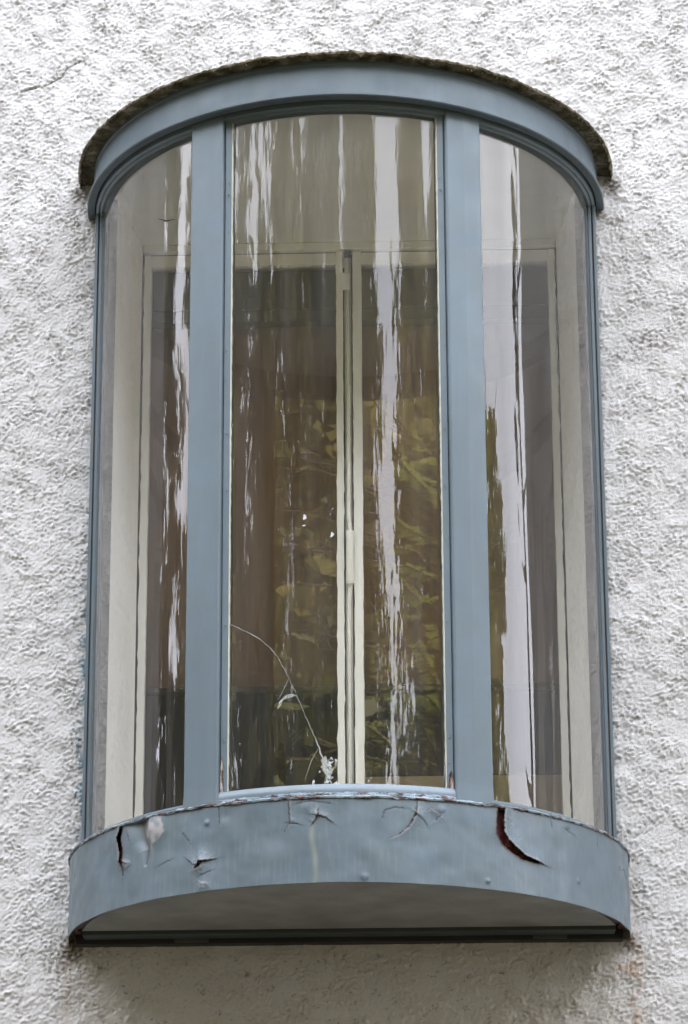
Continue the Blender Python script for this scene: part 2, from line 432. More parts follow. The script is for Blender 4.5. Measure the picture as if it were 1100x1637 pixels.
# reveals (splayed, smooth render) round the opening
def quadgrid(p00, p10, p11, p01, nu, nv, amp, seed):
    r = np.random.default_rng(seed)
    P = [np.array(p, float) for p in (p00, p10, p11, p01)]
    nrm = np.cross(P[1] - P[0], P[3] - P[0]); nrm /= np.linalg.norm(nrm)
    hn = fft_noise(max(nu + 1, 8), max(nv + 1, 8), .005, .02, .08, seed)[:nv + 1, :nu + 1] * amp
    U, Vv = np.meshgrid(np.linspace(0, 1, nu + 1), np.linspace(0, 1, nv + 1))
    V = ((1 - U) * (1 - Vv))[..., None] * P[0] + (U * (1 - Vv))[..., None] * P[1] + (U * Vv)[..., None] * P[2] + ((1 - U) * Vv)[..., None] * P[3]
    e = np.minimum(np.minimum(U, 1 - U) * 12, 1)
    V = V + nrm * (hn * e)[..., None]
    I = np.arange((nu + 1) * (nv + 1)).reshape(nv + 1, nu + 1)
    F = np.stack([I[:-1, :-1], I[:-1, 1:], I[1:, 1:], I[1:, :-1]], -1).reshape(-1, 4)
    return V.reshape(-1, 3), F
IX, IY = .522, .28
for s in (-1, 1):
    V, F = quadgrid((s * OX, -.006, Z0 + OZ0), (s * IX, IY, Z0 + OZ0), (s * IX, IY, Z0 + OZ1), (s * OX, -.006, Z0 + OZ1), 56, 320, .0009, 20 + s)
    link_mesh('window_reveal', V, F, m_plaster, house)
V, F = quadgrid((-OX, -.004, Z0 + OZ1), (OX, -.004, Z0 + OZ1), (IX, IY, Z0 + OZ1), (-IX, IY, Z0 + OZ1), 60, 20, .0003, 31)
link_mesh('reveal_ceiling', V, F, m_ceil, house)
V, F = quadgrid((-OX, -.004, Z0 + OZ0), (OX, -.004, Z0 + OZ0), (IX, IY, Z0 + OZ0), (-IX, IY, Z0 + OZ0), 60, 20, .0002, 32)
link_mesh('reveal_sill', V, F, m_cream, house)

# dark room behind the window
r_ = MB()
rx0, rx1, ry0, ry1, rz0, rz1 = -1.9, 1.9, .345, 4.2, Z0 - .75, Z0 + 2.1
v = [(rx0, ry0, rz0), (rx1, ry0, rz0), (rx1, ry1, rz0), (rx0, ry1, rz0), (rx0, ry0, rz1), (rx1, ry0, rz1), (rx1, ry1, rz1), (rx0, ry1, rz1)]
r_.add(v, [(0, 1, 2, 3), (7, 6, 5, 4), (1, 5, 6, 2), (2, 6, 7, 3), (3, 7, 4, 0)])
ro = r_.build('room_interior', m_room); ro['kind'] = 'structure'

# ------------------------------------------------------------------ the bow window
bay = thing('bow_window', 'curved blue grey bow window with peeling paint projecting from the white wall', 'window', (0, 0, Z0))

def build_apron():
    A, Bb, Hh = .63, .651, .178
    tt = np.linspace(math.pi, 0, 6001); px, py = ell(tt, A, Bb)
    s = np.concatenate([[0], np.cumsum(np.hypot(np.diff(px), np.diff(py)))]); Ltot = s[-1]
    ns, nz = 1180, 112
    S = np.linspace(0, Ltot, ns + 1); T = np.interp(S, s, tt)
    X0, Y0 = ell(T, A, Bb)
    # arc coordinate of a feature given by its x on the face
    def arc(x): return float(np.interp(-t_of_x(x, A), -tt, s))
    def P(l_): return [(arc(x), z) for x, z in l_]
    zz = np.linspace(0, Hh, nz + 1)
    SS, ZZ = np.meshgrid(S, zz)
    wob = fft_noise(ns + 1, nz + 1, .0016, .006, .02, 51)
    wob2 = fft_noise(ns + 1, nz + 1, .0016, .06, .25, 52)
    fine = fft_noise(ns + 1, nz + 1, .0016, .02, .06, 53)
    disp = .0006 * wob2 + .00006 * fine
    crackA = np.zeros(SS.shape); rim = np.zeros(SS.shape); hole = np.zeros(SS.shape, bool); prim = np.zeros(SS.shape); grime_shade = np.zeros(SS.shape); yel = np.zeros(SS.shape)
    js, jz = SS + .0006 * wob, ZZ + .0006 * np.roll(wob, 37, 1)
    # open splits: (points, widths, lift, which side lifts (-1, 0, 1), lift radius)
    splits = [
        ([(.3328, .1775), (.3300, .150), (.3292, .1242), (.3390, .106), (.3571, .0905), (.3771, .0782), (.4212, .0701)], [.0165, .0155, .017, .018, .016, .010, .001], .010, 1, .016),
        ([(-.4722, .1739), (-.4778, .151), (-.4710, .1191), (-.4684, .0697)], [.004, .009, .0055, .0015], .008, -1, .014),
        ([(-.4710, .098), (-.4600, .090), (-.4500, .091)], [.004, .006, .0005], .005, 0, .010),
        ([(-.3210, .0722), (-.3050, .0600), (-.2950, .0560), (-.2870, .0640), (-.2597, .0665)], [.0005, .0015, .005, .004, .0005], .007, 1, .014),
        ([(-.2907, .0700), (-.2930, .0560), (-.3124, .0470)], [.003, .0075, .001], .005, 0, .012),
        ([(-.2985, .0240), (-.2902, .0150), (-.2790, .0140), (-.2712, .0070)], [.001, .0035, .0025, .001], .004, 0, .008),
        ([(-.0456, .1560), (-.0456, .1411), (-.0500, .1330), (-.0585, .1218)], [.001, .0035, .003, .0005], .005, -1, .012),
        ([(-.0456, .1411), (-.0301, .1380), (-.0146, .1245)], [.003, .0022, .0005], .005, 1, .012),
        ([(.1608, .1735), (.1566, .1475), (.1434, .1204), (.1214, .1010), (.0982, .0923)], [.0018, .0030, .0026, .0018, .0004], .004, 1, .014),
        ([(.1566, .1475), (.1694, .1377)], [.0028, .0004], .003, 1, .010),
        ([(-.1053, .1750), (-.1027, .1278), (-.1144, .1127)], [.0016, .0022, .0004], .003, 1, .010),
        ([(.1787, .1541), (.1891, .1601), (.2000, .1530), (.2083, .1457)], [.0006, .0022, .0026, .0008], .005, -1, .008),
    ]
    for pts, ws, lift, side, rad in splits:
        D, W, Sg = seg_dist(js, jz, P(pts), ws)
        hole |= D < W / 2 * .92
        e = np.clip(D - W / 2, 0, None)
        sd_ = (Sg == side) if side else np.ones_like(D, bool)
        wgt = np.clip(W / .004, 0, 1)
        disp += lift * np.exp(-(e / rad) ** 1.3) * np.where(sd_, 1, .12) * wgt
        crackA = np.maximum(crackA, np.exp(-(e / .0016) ** 2) * .9 * np.where(sd_, .25, 1.0))
        grime_shade = np.maximum(grime_shade, .45 * np.exp(-(e / .006) ** 2) * ~sd_ * wgt)
        rim = np.maximum(rim, np.exp(-((e - .0016) / .0016) ** 2) * sd_ * wgt)
    hair = [
        ([(-.2539, .1746), (-.2522, .1371)], 1), ([(-.1027, .1278), (-.0884, .1244)], .9), ([(.0870, .1341), (.0923, .1514), (.1117, .1586), (.1310, .1581)], .55),
        ([(.1694, .1377), (.1783, .1250)], .6), ([(.2083, .1457), (.1978, .1369)], .8), ([(.4744, .1591), (.4923, .1504)], .6), ([(-.33, .128), (-.318, .112)], .5),
        ([(-.555, .170), (-.553, .130)], .5), ([(-.46, .155), (-.456, .140)], .8), ([(-.09, .168), (-.06, .172), (-.02, .166)], .5), ([(.44, .172), (.443, .155)], .7),
        ([(.545, .165), (.547, .145)], .6), ([(-.29, .035), (-.27, .042)], .5), ([(.60, .118), (.612, .128), (.618, .112)], .5), ([(-.385, .07), (-.36, .078)], .4)]
    for pts, k_ in hair:
        D, _, Sg = seg_dist(js, jz, P(pts))
        crackA = np.maximum(crackA, k_ * np.exp(-(D / .0014) ** 2)); disp -= .0010 * k_ * np.exp(-(D / .0022) ** 2); disp += .0011 * k_ * np.exp(-(D / .012) ** 2) * (Sg > 0)
    # folded dent with bare primer patch
    D, W, Sg = seg_dist(SS, ZZ, P([(-.432, .176), (-.4239, .1438), (-.4132, .1144), (-.4155, .0813)]), [.03, .022, .012, .004])
    disp -= .010 * np.exp(-(D / np.maximum(W, .004)) ** 2) * np.where(Sg > 0, 1, 1)
    grime_shade = np.maximum(grime_shade, .75 * np.exp(-(D / (W * .35 + .001)) ** 2))  # shadow of the fold painted as a dark line
    ca = arc(-.3990)
    q = np.hypot((SS - ca) / .030, (ZZ - .148) / .034)
    disp += .009 * np.exp(-q ** 2 * 1.1)
    prim = np.clip((1.0 - q + .16 * wob2 + .16 * fine) * 5, 0, 1) * np.clip(.8 + .3 * np.roll(fine, 90, 1), .3, 1)
    prim *= .8
    prim = np.maximum(prim, .5 * rim)
    blob = np.hypot((SS - arc(-.412)) / .007, (ZZ - .157) / .010); grime_shade = np.maximum(grime_shade, .7 * np.clip(1.4 - blob, 0, 1))
    # creases and small blisters
    for x, z, r, hgt in ((-.2794, .1446, .006, .003), (.3034, .0177, .005, .003), (.4992, .0533, .006, .002), (.5982, .1251, .004, .002), (-.345, .055, .03, .002),
                         (-.50, .15, .018, .0022), (.21, .160, .008, .002), (-.215, .10, .02, .001), (.05, .012, .008, .002), (.48, .158, .006, -.003), (-.60, .12, .008, -.002), (-.33, .155, .02, .0015),
                         (.40, .12, .03, .0012), (.02, .08, .04, .001), (-.07, .16, .012, .002), (-.24, .155, .012, -.0015)):
        D = np.hypot(SS - arc(x), ZZ - z); disp += hgt * np.exp(-(D / r) ** 2)
        if r < .009: crackA = np.maximum(crackA, .55 * np.exp(-((D - r * .9) / .0012) ** 2) * (ZZ < z))
    # dirt running down, yellowed run under the middle crack, grime on top edge and lower edge
    run = fft_noise(ns + 1, nz + 1, .0016, .006, .03, 58, 10)
    yel = .30 * np.exp(-((SS - arc(-.052) + .002 * wob2) / .006) ** 2) * np.clip((.135 - ZZ) / .03, 0, 1) * np.clip(.4 + ZZ / .08, 0, 1)
    yel = np.maximum(yel, .06 * np.clip(run - .6, 0, 1))
    grime_shade = np.maximum(grime_shade, np.clip(1 - (Hh - ZZ) / .006 + .5 * wob, 0, 1) * .55)
    grime_shade = np.maximum(grime_shade, np.clip((run - 1.1), 0, 1) * np.clip(1 - (Hh - ZZ) / .05, 0, 1) * .22)
    grime_shade = np.maximum(grime_shade, np.clip(1 - ZZ / .0022, 0, 1) * .7)
    endd = np.minimum(SS, Ltot - SS)
    grime_shade = np.maximum(grime_shade, np.clip(1 - endd / .006 + .3 * wob, 0, 1) * .7)
    disp += -.0025 * np.clip(1 - ZZ / .004, 0, 1) * 0
    # outward normals
    nxv = np.sign(X0) * np.abs(X0 / A) ** (NE - 1) / A; nyv = -np.abs(Y0 / Bb) ** (NE - 1) / Bb; nn = np.hypot(nxv, nyv); nxv /= nn; nyv /= nn
    fade = np.clip(endd / .02, 0, 1); disp *= fade
    topjag = .0016 * wob * np.clip((ZZ - Hh + .006) / .006, 0, 1) - .0008
    V = np.stack([X0[None] + nxv[None] * disp, np.minimum(Y0[None] + nyv[None] * disp, .0), ZZ + topjag], -1)
    I = np.arange((ns + 1) * (nz + 1)).reshape(nz + 1, ns + 1)
    F = np.stack([I[:-1, :-1], I[:-1, 1:], I[1:, 1:], I[1:, :-1]], -1).reshape(-1, 4)
    hf = hole[:-1, :-1] & hole[1:, 1:] & hole[1:, :-1] & hole[:-1, 1:]
    F = F[~hf.reshape(-1)]
    o = link_mesh('apron', V.reshape(-1, 3), F, m_apron, bay)
    for nm, arr in (('crack', crackA), ('primer', prim), ('grime_shade', grime_shade), ('yellow', yel)):
        set_attr(o, nm, np.clip(arr, 0, 1).reshape(-1))
    sol = o.modifiers.new('thickness', 'SOLIDIFY'); sol.thickness = .0018; sol.offset = -1
build_apron()
# rusty core seen through the splits
sweep('rusty_core', [(.617, .638, .016), (.617, .638, .176), (.602, .623, .176), (.602, .623, .016)], m_rust, bay)

# worn upper edge of the apron, uneven
def edge_noise(V):
    m = V.shape[0]; rr = np.random.default_rng(5)
    base = np.interp(np.arange(m), np.linspace(0, m - 1, 90), rr.normal(0, 1, 90))
    f_ = np.interp(np.arange(m), np.linspace(0, m - 1, 320), rr.normal(0, 1, 320))
    for j in range(V.shape[1]):
        V[:, j, 2] += .0007 * base + .0008 * f_ * (1 if j % 2 else -.4)
        V[:, j, 1] -= .0008 * f_ * (j in (1, 2))
    V[:, :, 1] = np.minimum(V[:, :, 1], 0); return V
sweep('sill_edge', [(.6235, .6445, .1745), (.6335, .6545, .1765), (.6345, .6555, .1795), (.6320, .6530, .1825), (.6215, .6430, .1835)], m_edge, bay, seg=700, noise=edge_noise)
# sill top, rising to the glazing bead
sweep('sill_top', [(.622, .643, .1800), (.622, .643, .1775), (.600, .618, .1775), (.570, .585, .1790), (.570, .585, .2020), (.600, .618, .1920)], m_blue, bay, seg=160)
sweep('bottom_rail', [(.603, .619, .190), (.6055, .6215, .200), (.6035, .6195, .209), (.5985, .6145, .2150), (.592, .607, .2170), (.572, .587, .217), (.572, .587, .199), (.59, .60, .1935)],
      m_rail, bay, t0=t_of_x(.242, .603), t1=t_of_x(-.258, .603), seg=120)
for ta, tb in ((.03, t_of_x(.318, .603)), (t_of_x(-.333, .603), math.pi - .03)):
    sweep('bottom_rail', [(.6025, .6185, .188), (.6025, .6185, .196), (.599, .615, .2005), (.592, .607, .2025), (.572, .587, .2025), (.572, .587, .192)], m_blue, bay, t0=ta, t1=tb, seg=80)
# rusty, chipped nose along the foot of the middle rail
sweep('rail_nose', [(.6040, .6200, .1855), (.6068, .6228, .1870), (.6074, .6234, .1915), (.6064, .6224, .1955), (.6030, .6190, .1965)], m_edge, bay,
      t0=t_of_x(.244, .603), t1=t_of_x(-.26, .603), seg=260, noise=edge_noise)
# floor of the bay
def plate(name, a, b_, z0, z1, mat, parent, yb=0.0, seg=100, top=True):
    T = np.linspace(0, math.pi, seg + 1); x, y = ell(T, a, b_); y = np.minimum(y, yb)
    mb = MB(); k_ = seg + 1
    v = [(x[i], y[i], z0) for i in range(k_)] + [(x[i], y[i], z1) for i in range(k_)]
    f = [(i, i + 1, k_ + i + 1, k_ + i) for i in range(seg)] + [(seg, 0, k_, k_ + seg)]
    mb.add(v, f); mb.f.append(tuple(reversed(range(k_)))); mb.f.append(tuple(range(k_, 2 * k_)))
    return mb.build(name, mat, parent)
plate('bay_floor', .569, .584, .181, .198, m_cream, bay, yb=-.0)
plate('bay_ceiling', .590, .600, 1.8335, 1.850, m_ceil, bay)
# underside
plate('soffit_board', .600, .621, .012, .030, m_soffit, bay, yb=-.105)
k = MB(); k.box(-.592, .592, -.098, -.045, .004, .03); k.build('batten', paint('dark_blue_batten', (.05, .06, .065), .6), bay, .002)
k = MB(); k.box(-.612, .612, -.040, -.004, -.006, .03); k.build('support_bar', m_black, bay, .002)
for x in (-.352, .448):
    k = MB(); k.box(x - .038, x + .038, -.046, -.041, -.004, .016); k.build('bracket', paint('bracket_grey', (.06, .065, .07), .5), bay, .001)

# jambs at the wall, each with grooves and a sealant line
for s in (-1, 1):
    k = MB()
    def strip(x0, x1, y0, y1): k.box(min(s * x0, s * x1), max(s * x0, s * x1), y0, y1, .180, 1.786)
    strip(.603, .5955, -.060, .0); strip(.5915, .584, -.066, .0); strip(.5835, .5745, -.055, .0)
    jb = k.build('jamb', m_blue, bay, .0012)
    k = MB(); k.box(min(s * .5955, s * .5915), max(s * .5955, s * .5915), -.052, -.001, .181, 1.785); k.build('sealant', m_brownseal, jb)

# mullions
GA, GB = .588, .603
def mullion(x0, x1, strip_side):
    A_, B_ = .603, .6205
    P0 = Vector(ell(np.array([t_of_x(x0, A_)]), A_, B_)).to_tuple() if False else [float(q[0]) for q in ell(np.array([t_of_x(x0, A_)]), A_, B_)]
    P1 = [float(q[0]) for q in ell(np.array([t_of_x(x1, A_)]), A_, B_)]
    a_, c_ = Vector((P0[0], P0[1], 0)), Vector((P1[0], P1[1], 0))
    d = (c_ - a_).normalized(); nrm = Vector((d.y, -d.x, 0))        # outward
    if nrm.y > 0: nrm = -nrm
    inn = -nrm
    z0, z1 = .187, 1.79
    L = (c_ - a_).length
    prof = [a_ - nrm * 0, a_ + nrm * .004 + d * .004, a_ + nrm * .0055 + d * L * .5, c_ + nrm * .004 - d * .004, c_, c_ + inn * .052 - d * .012, a_ + inn * .052 + d * .012]
    mb = MB(); nseg = 40; kk = len(prof); v = []; f = []
    for i in range(nseg + 1):
        z = z0 + (z1 - z0) * i / nseg
        fl = .0015 * max(0, 1 - (z - z0) / .045) ** 2               # the foot flares a little
        for j, p in enumerate(prof):
            cc = p + nrm * fl * (1 if j < 5 else 0) + d * (fl * (-1.2 if j in (0, 1) else 1.2 if j in (3, 4) else 0))
            v.append((cc.x, cc.y, z))
    for i in range(nseg):
        for j in range(kk):
            f.append((i * kk + j, i * kk + (j + 1) % kk, (i + 1) * kk + (j + 1) % kk, (i + 1) * kk + j))
    mb.add(v, f); mb.f.append(tuple(range(kk))); mb.f.append(tuple(nseg * kk + j for j in range(kk)))
    mo = mb.build('mullion', m_blue, bay, .0015)
    # glazing strip beside the middle pane, set back, with small beads of old putty
    e = c_ if strip_side > 0 else a_
    dd = d if strip_side > 0 else -d
    q0, q1 = e + inn * .008 + dd * .0004, e + inn * .014 + dd * .0125
    mb = MB()
    v = []
    rr = random.Random(3)
    N = 180
    for i in range(N + 1):
        z = .205 + (1.782 - .205) * i / N; wv = rr.gauss(0, .00035)
        v += [(q0.x, q0.y, z), (q1.x + dd.x * wv, q1.y, z), (q1.x + inn.x * .015, q1.y + inn.y * .015, z), (q0.x + inn.x * .02, q0.y + inn.y * .02, z)]
    f = [(i * 4 + j, i * 4 + (j + 1) % 4, i * 4 + 4 + (j + 1) % 4, i * 4 + 4 + j) for i in range(N) for j in range(4)]
    mb.add(v, f); mb.build('glazing_strip', m_blue, mo)
    mb = MB()
    for i in range(20):
        z = rr.uniform(.26, 1.7); r0 = rr.uniform(.0008, .0017)
        c0 = e + inn * .009 + dd * rr.uniform(.003, .010)
        mb.tube([(c0.x, c0.y, z - r0), (c0.x + nrm.x * r0, c0.y + nrm.y * r0, z), (c0.x, c0.y, z + r0)], [r0 * .5, r0, r0 * .4], 6)
    mb.build('paint_beads', m_blue, mo)['kind'] = 'stuff'
    # pale line of exposed putty against the glass
    mb = MB(); N = 160; v = []
    for i in range(N + 1):
        z = .218 + (1.775 - .218) * i / N; wv = rr.uniform(.0008, .0022)
        g0 = q1 + dd * .0002; g1 = q1 + dd * wv
        v += [(g0.x, g0.y, z), (g1.x, g1.y, z), (g1.x + inn.x * .006, g1.y + inn.y * .006, z), (g0.x + inn.x * .006, g0.y + inn.y * .006, z)]
    mb.add(v, [(i * 4 + j, i * 4 + (j + 1) % 4, i * 4 + 4 + (j + 1) % 4, i * 4 + 4 + j) for i in range(N) for j in range(4)])
    mb.build('putty', paint('pale_putty', (.55, .54, .46), .8), mo)
    # flaked, rusted foot of the glazing strip
    hgt = .085 if x0 < 0 else .045
    c0 = e + inn * .0065; c1 = c0 + dd * (.006 if x0 < 0 else .010)
    mb = MB(); v = []; N = 40
    for i in range(N + 1):
        z = .207 + hgt * i / N; wv = rr.uniform(-.0015, .0015) * (i < N); tp = 1 - (i / N) ** 2 * .8
        h0 = c0 + (c1 - c0) * (.5 - .5 * tp) + dd * wv; h1 = c0 + (c1 - c0) * (.5 + .5 * tp) + dd * wv
        v += [(h0.x, h0.y, z), (h1.x, h1.y, z), (h1.x + inn.x * .01, h1.y + inn.y * .01, z), (h0.x + inn.x * .01, h0.y + inn.y * .01, z)]
    mb.add(v, [(i * 4 + j, i * 4 + (j + 1) % 4, i * 4 + 4 + (j + 1) % 4, i * 4 + 4 + j) for i in range(N) for j in range(4)])
    mb.build('flaked_foot', m_flaked, mo)
mullion(-.3345, -.2580, 1)
mullion(.2400, .3195, -1)

# glass panes: single curved sheets, hand-made waviness
def pane(x0, x1, seed):
    t0, t1 = t_of_x(x1, GA), t_of_x(x0, GA)
    ns, nz = 110, 150
    T = np.linspace(t0, t1, ns + 1); Zs = np.linspace(.198, 1.792, nz + 1)
    TT, ZZ = np.meshgrid(T, Zs)
    wv = fft_noise(ns + 1, nz + 1, .008, .05, .22, seed, 5) * .00003 + fft_noise(ns + 1, nz + 1, .008, .2, .5, seed + 9, 4) * .00018
    e = np.minimum(1, np.minimum(TT - t0, t1 - TT) / .05)
    x, y = ell(TT, GA, GB)
    nx_ = np.sign(x) * np.abs(x / GA) ** (NE - 1) / GA; ny_ = -np.abs(y / GB) ** (NE - 1) / GB; q = np.hypot(nx_, ny_)
    x = x + nx_ / q * wv * e; y = y + ny_ / q * wv * e
    V = np.stack([x, y, ZZ], -1).reshape(-1, 3)
    I = np.arange((ns + 1) * (nz + 1)).reshape(nz + 1, ns + 1)
    F = np.stack([I[:-1, :-1], I[1:, :-1], I[1:, 1:], I[:-1, 1:]], -1).reshape(-1, 4)
    return link_mesh('glass_pane', V, F, m_glass, bay)
# the side panes run into the jambs
gl = pane(-.5875, -.320, 71); gl['label'] = 'narrow curved side pane next to the left jamb'
gc = pane(-.262, .250, 82); gc['label'] = 'wide middle pane, cracked at its lower left'
gr_ = pane(.310, .5875, 93); gr_['label'] = 'narrow curved side pane next to the right jamb'

# the crack in the middle pane
def on_glass(x, z, off=.0012):
    y = -GB * (1 - abs(x / GA) ** NE) ** (1 / NE); return (x, y - off, z)
rr = random.Random(11)
cr_pts = [(-.2390, .5865), (-.2127, .570), (-.1784, .5488), (-.1512, .5237), (-.1309, .4969), (-.108, .4497), (-.084, .3935), (-.0616, .338), (-.0445, .2968), (-.0315, .256), (-.0186, .2160)]
def ribbon(pts, ws, mb):
    v = []; N = len(pts)
    for i, (x, z) in enumerate(pts):
        a_ = pts[max(i - 1, 0)]; c_ = pts[min(i + 1, N - 1)]; dx, dz = c_[0] - a_[0], c_[1] - a_[1]; L = math.hypot(dx, dz) or 1
        nx_, nz_ = -dz / L, dx / L; w_ = ws[i]
        v += [on_glass(x + nx_ * w_, z + nz_ * w_), on_glass(x - nx_ * w_, z - nz_ * w_), on_glass(x - nx_ * w_, z - nz_ * w_, .0006), on_glass(x + nx_ * w_, z + nz_ * w_, .0006)]
    mb.add(v, [(i * 4 + j, i * 4 + (j + 1) % 4, i * 4 + 4 + (j + 1) % 4, i * 4 + 4 + j) for i in range(N - 1) for j in range(4)])
dense = []
for i in range(len(cr_pts) - 1):
    for q in range(8):
        u = q / 8; dense.append((cr_pts[i][0] * (1 - u) + cr_pts[i + 1][0] * u + rr.gauss(0, .0006), cr_pts[i][1] * (1 - u) + cr_pts[i + 1][1] * u + rr.gauss(0, .0006)))
dense.append(cr_pts[-1])
mb = MB(); ribbon(dense, [(.00022 + .0006 * abs(math.sin(i * .31)) * (rr.random() ** .6) + (.0008 if i > 60 else 0)) for i in range(len(dense))], mb)
for pts in ([(-.0445, .2968), (-.060, .270), (-.070, .240), (-.075, .226)], [(-.108, .4497), (-.118, .43), (-.130, .405)], [(-.0315, .256), (-.03, .235), (-.0345, .2180)]):
    ribbon(pts, [.0003, .0005, .0003, .0002][:len(pts)], mb)
mb.build('glass_crack', m_fract, gc)
mb = MB()
def shard(cx, cz, r, n_):
    ang = sorted(rr.uniform(0, 2 * math.pi) for _ in range(n_)); c0 = on_glass(cx, cz, .003)
    ps = [on_glass(cx + r * rr.uniform(.4, 1) * math.cos(a), cz + 1.5 * r * rr.uniform(.4, 1) * math.sin(a), rr.uniform(.0006, .003)) for a in ang]
    mb.add([c0] + ps, [(0, i + 1, (i + 1) % n_ + 1) for i in range(n_)])
for _ in range(30):
    u = rr.random(); shard(-.028 + rr.gauss(0, .010 * (1 - u * .5)), .218 + u * .055, rr.uniform(.003, .009), 5)
def sliver(p):
    mb.add([on_glass(x, z, .0008 + .0012 * (i % 2)) for i, (x, z) in enumerate(p)], [tuple(range(len(p)))])
sliver([(-.1333, .3834), (-.1300, .3960), (-.1267, .4033), (-.1200, .4040), (-.1245, .3925)])
sliver([(-.1262, .4040), (-.1180, .4110), (-.1107, .4157), (-.1120, .4060), (-.1190, .4035)])
sliver([(-.1100, .4155), (-.1010, .4160), (-.0920, .4117), (-.1000, .4090), (-.1106, .4060)])
mb.build('shattered_glass', m_fract, gc)['kind'] = 'stuff'
# loose splinter on the left pane near the top
mb = MB(); ribbon([(-.4174, 1.5958), (-.3983, 1.5815), (-.3702, 1.5738)], [.0004, .0018, .0003], mb); mb.build('glass_scratch', m_groove, gl)

# head: rails over the glass, fascia, slab
sweep('head_rail', [(.6050, .6210, 1.775), (.6050, .6210, 1.80), (.570, .583, 1.80), (.570, .583, 1.770), (.592, .607, 1.767), (.5965, .6115, 1.772), (.600, .6155, 1.7715)], m_blue, bay, t0=.0, t1=math.pi, seg=200)
sweep('fascia', [(.6245, .6545, 1.7815), (.6268, .6568, 1.7840), (.6268, .6568, 1.7885), (.6150, .6450, 1.7925), (.6110, .6405, 1.8650), (.6125, .642, 1.8670), (.6125, .642, 1.8745), (.590, .600, 1.8745), (.590, .600, 1.803), (.607, .630, 1.797), (.609, .632, 1.7815)], m_fascia, bay, seg=220)
def slab_noise(V):
    m, k_ = V.shape[:2]; rr_ = np.random.default_rng(9)
    def n1(c_): return np.interp(np.arange(m), np.linspace(0, m - 1, c_), rr_.normal(0, 1, c_))
    a_ = n1(40); b__ = n1(160)
    for j in range(k_):
        c_ = n1(330)
        f_ = (.0012 * a_ + .0006 * np.abs(b__) + .0007 * c_)
        V[:, j, 2] += f_ * (.9 if j < 8 else 0); V[:, j, 1] -= (.0008 * b__ + .0005 * c_) * (j in (1, 2, 3, 4, 5)); V[:, j, 0] *= 1 + (.0007 * c_) * (j in (1, 2, 3, 4, 5))
    V[:, :, 1] = np.minimum(V[:, :, 1], 0.0); return V
sweep('roof_slab', [(.600, .620, 1.8750), (.646, .668, 1.8725), (.6500, .6735, 1.8740), (.6512, .675, 1.8770), (.6500, .6735, 1.8805), (.6450, .668, 1.8830), (.62, .645, 1.887), (.55, .56, 1.90), (.30, .30, 1.908), (.30, .30, 1.876), (.589, .598, 1.8755)], m_slab, bay, seg=900, noise=slab_noise)
k = MB(); T = np.linspace(0, math.pi, 60); x, y = ell(T, .31, .31); k.add([(x[i], y[i], 1.900) for i in range(60)] + [(x[i], y[i], 1.878) for i in range(60)], [])
k.f.append(tuple(range(60))); k.f.append(tuple(reversed(range(60, 120)))); k.build('slab_core', m_slab, bay)
# moss clumps hanging from the slab's edge
mb = MB(); rr = random.Random(21)
for i in range(230):
    side = rr.random()
    t = rr.choice([rr.uniform(0.02, .30), rr.uniform(math.pi - .30, math.pi - .02)]) if side < .55 else rr.uniform(.02, math.pi - .02)
    x, y = ell(np.array([t]), .646, .668); r0 = rr.uniform(.0015, .0035) * (1.6 if t < .2 or t > 2.94 else 1)
    px, py = float(x[0]), min(float(y[0]), -.004); z = 1.874 - rr.uniform(0, .002) - (rr.uniform(0, .016) if side < .3 and (t < .2 or t > 2.94) else 0)
    mb.tube([(px, py, z - r0 * 1.2), (px + rr.gauss(0, .001), py, z), (px, py, z + r0)], [r0 * .4, r0, r0 * .5], 6)
mb.build('moss', m_slab, bay, smooth=True)['kind'] = 'stuff'

# ------------------------------------------------------------------ inner casement window
cw = thing('casement_window', 'cream painted inner casement window with two tall sashes behind the curved glass', 'window', (0, 0, Z0))
zb, zt = .225, 1.834
# frame head and posts
k = MB(); k.box(-.520, .520, .268, .330, 1.815, zt); k.build('frame_head', m_cream, cw, .002)
for s in (-1, 1):
    k = MB(); k.box(min(s * .5225, s * .5185), max(s * .5225, s * .5185), .285, .335, zb, 1.814); k.build('frame_gap', m_groove, cw)
k = MB(); k.box(-.517, .517, .290, .335, 1.8125, 1.8148); k.build('frame_gap', m_groove, cw)
k = MB(); k.box(-.520, .520, .265, .335, .202, .224); k.build('frame_sill', m_cream, cw, .002)
def wavy_box(x0, x1, y0, y1, z0, z1, name, parent, seed, mat=m_cream, amp=.0007):
    r = random.Random(seed); mb = MB(); N = 80; v = []
    vert = (z1 - z0) > (x1 - x0)
    for i in range(N + 1):
        u = i / N; wv = r.gauss(0, amp) ; w2 = r.gauss(0, amp)
        if vert:
            z = z0 + (z1 - z0) * u; v += [(x0 + wv, y0, z), (x1 + w2, y0, z), (x1, y1, z), (x0, y1, z)]
        else:
            x = x0 + (x1 - x0) * u; v += [(x, y0, z0 + wv), (x, y1, z0), (x, y1, z1), (x, y0, z1)]
    mb.add(v, [(i * 4 + j, i * 4 + (j + 1) % 4, i * 4 + 4 + (j + 1) % 4, i * 4 + 4 + j) for i in range(N) for j in range(4)])
    mb.f += [(0, 1, 2, 3), (4 * N + 3, 4 * N + 2, 4 * N + 1, 4 * N)]
    return mb.build(name, mat, parent)
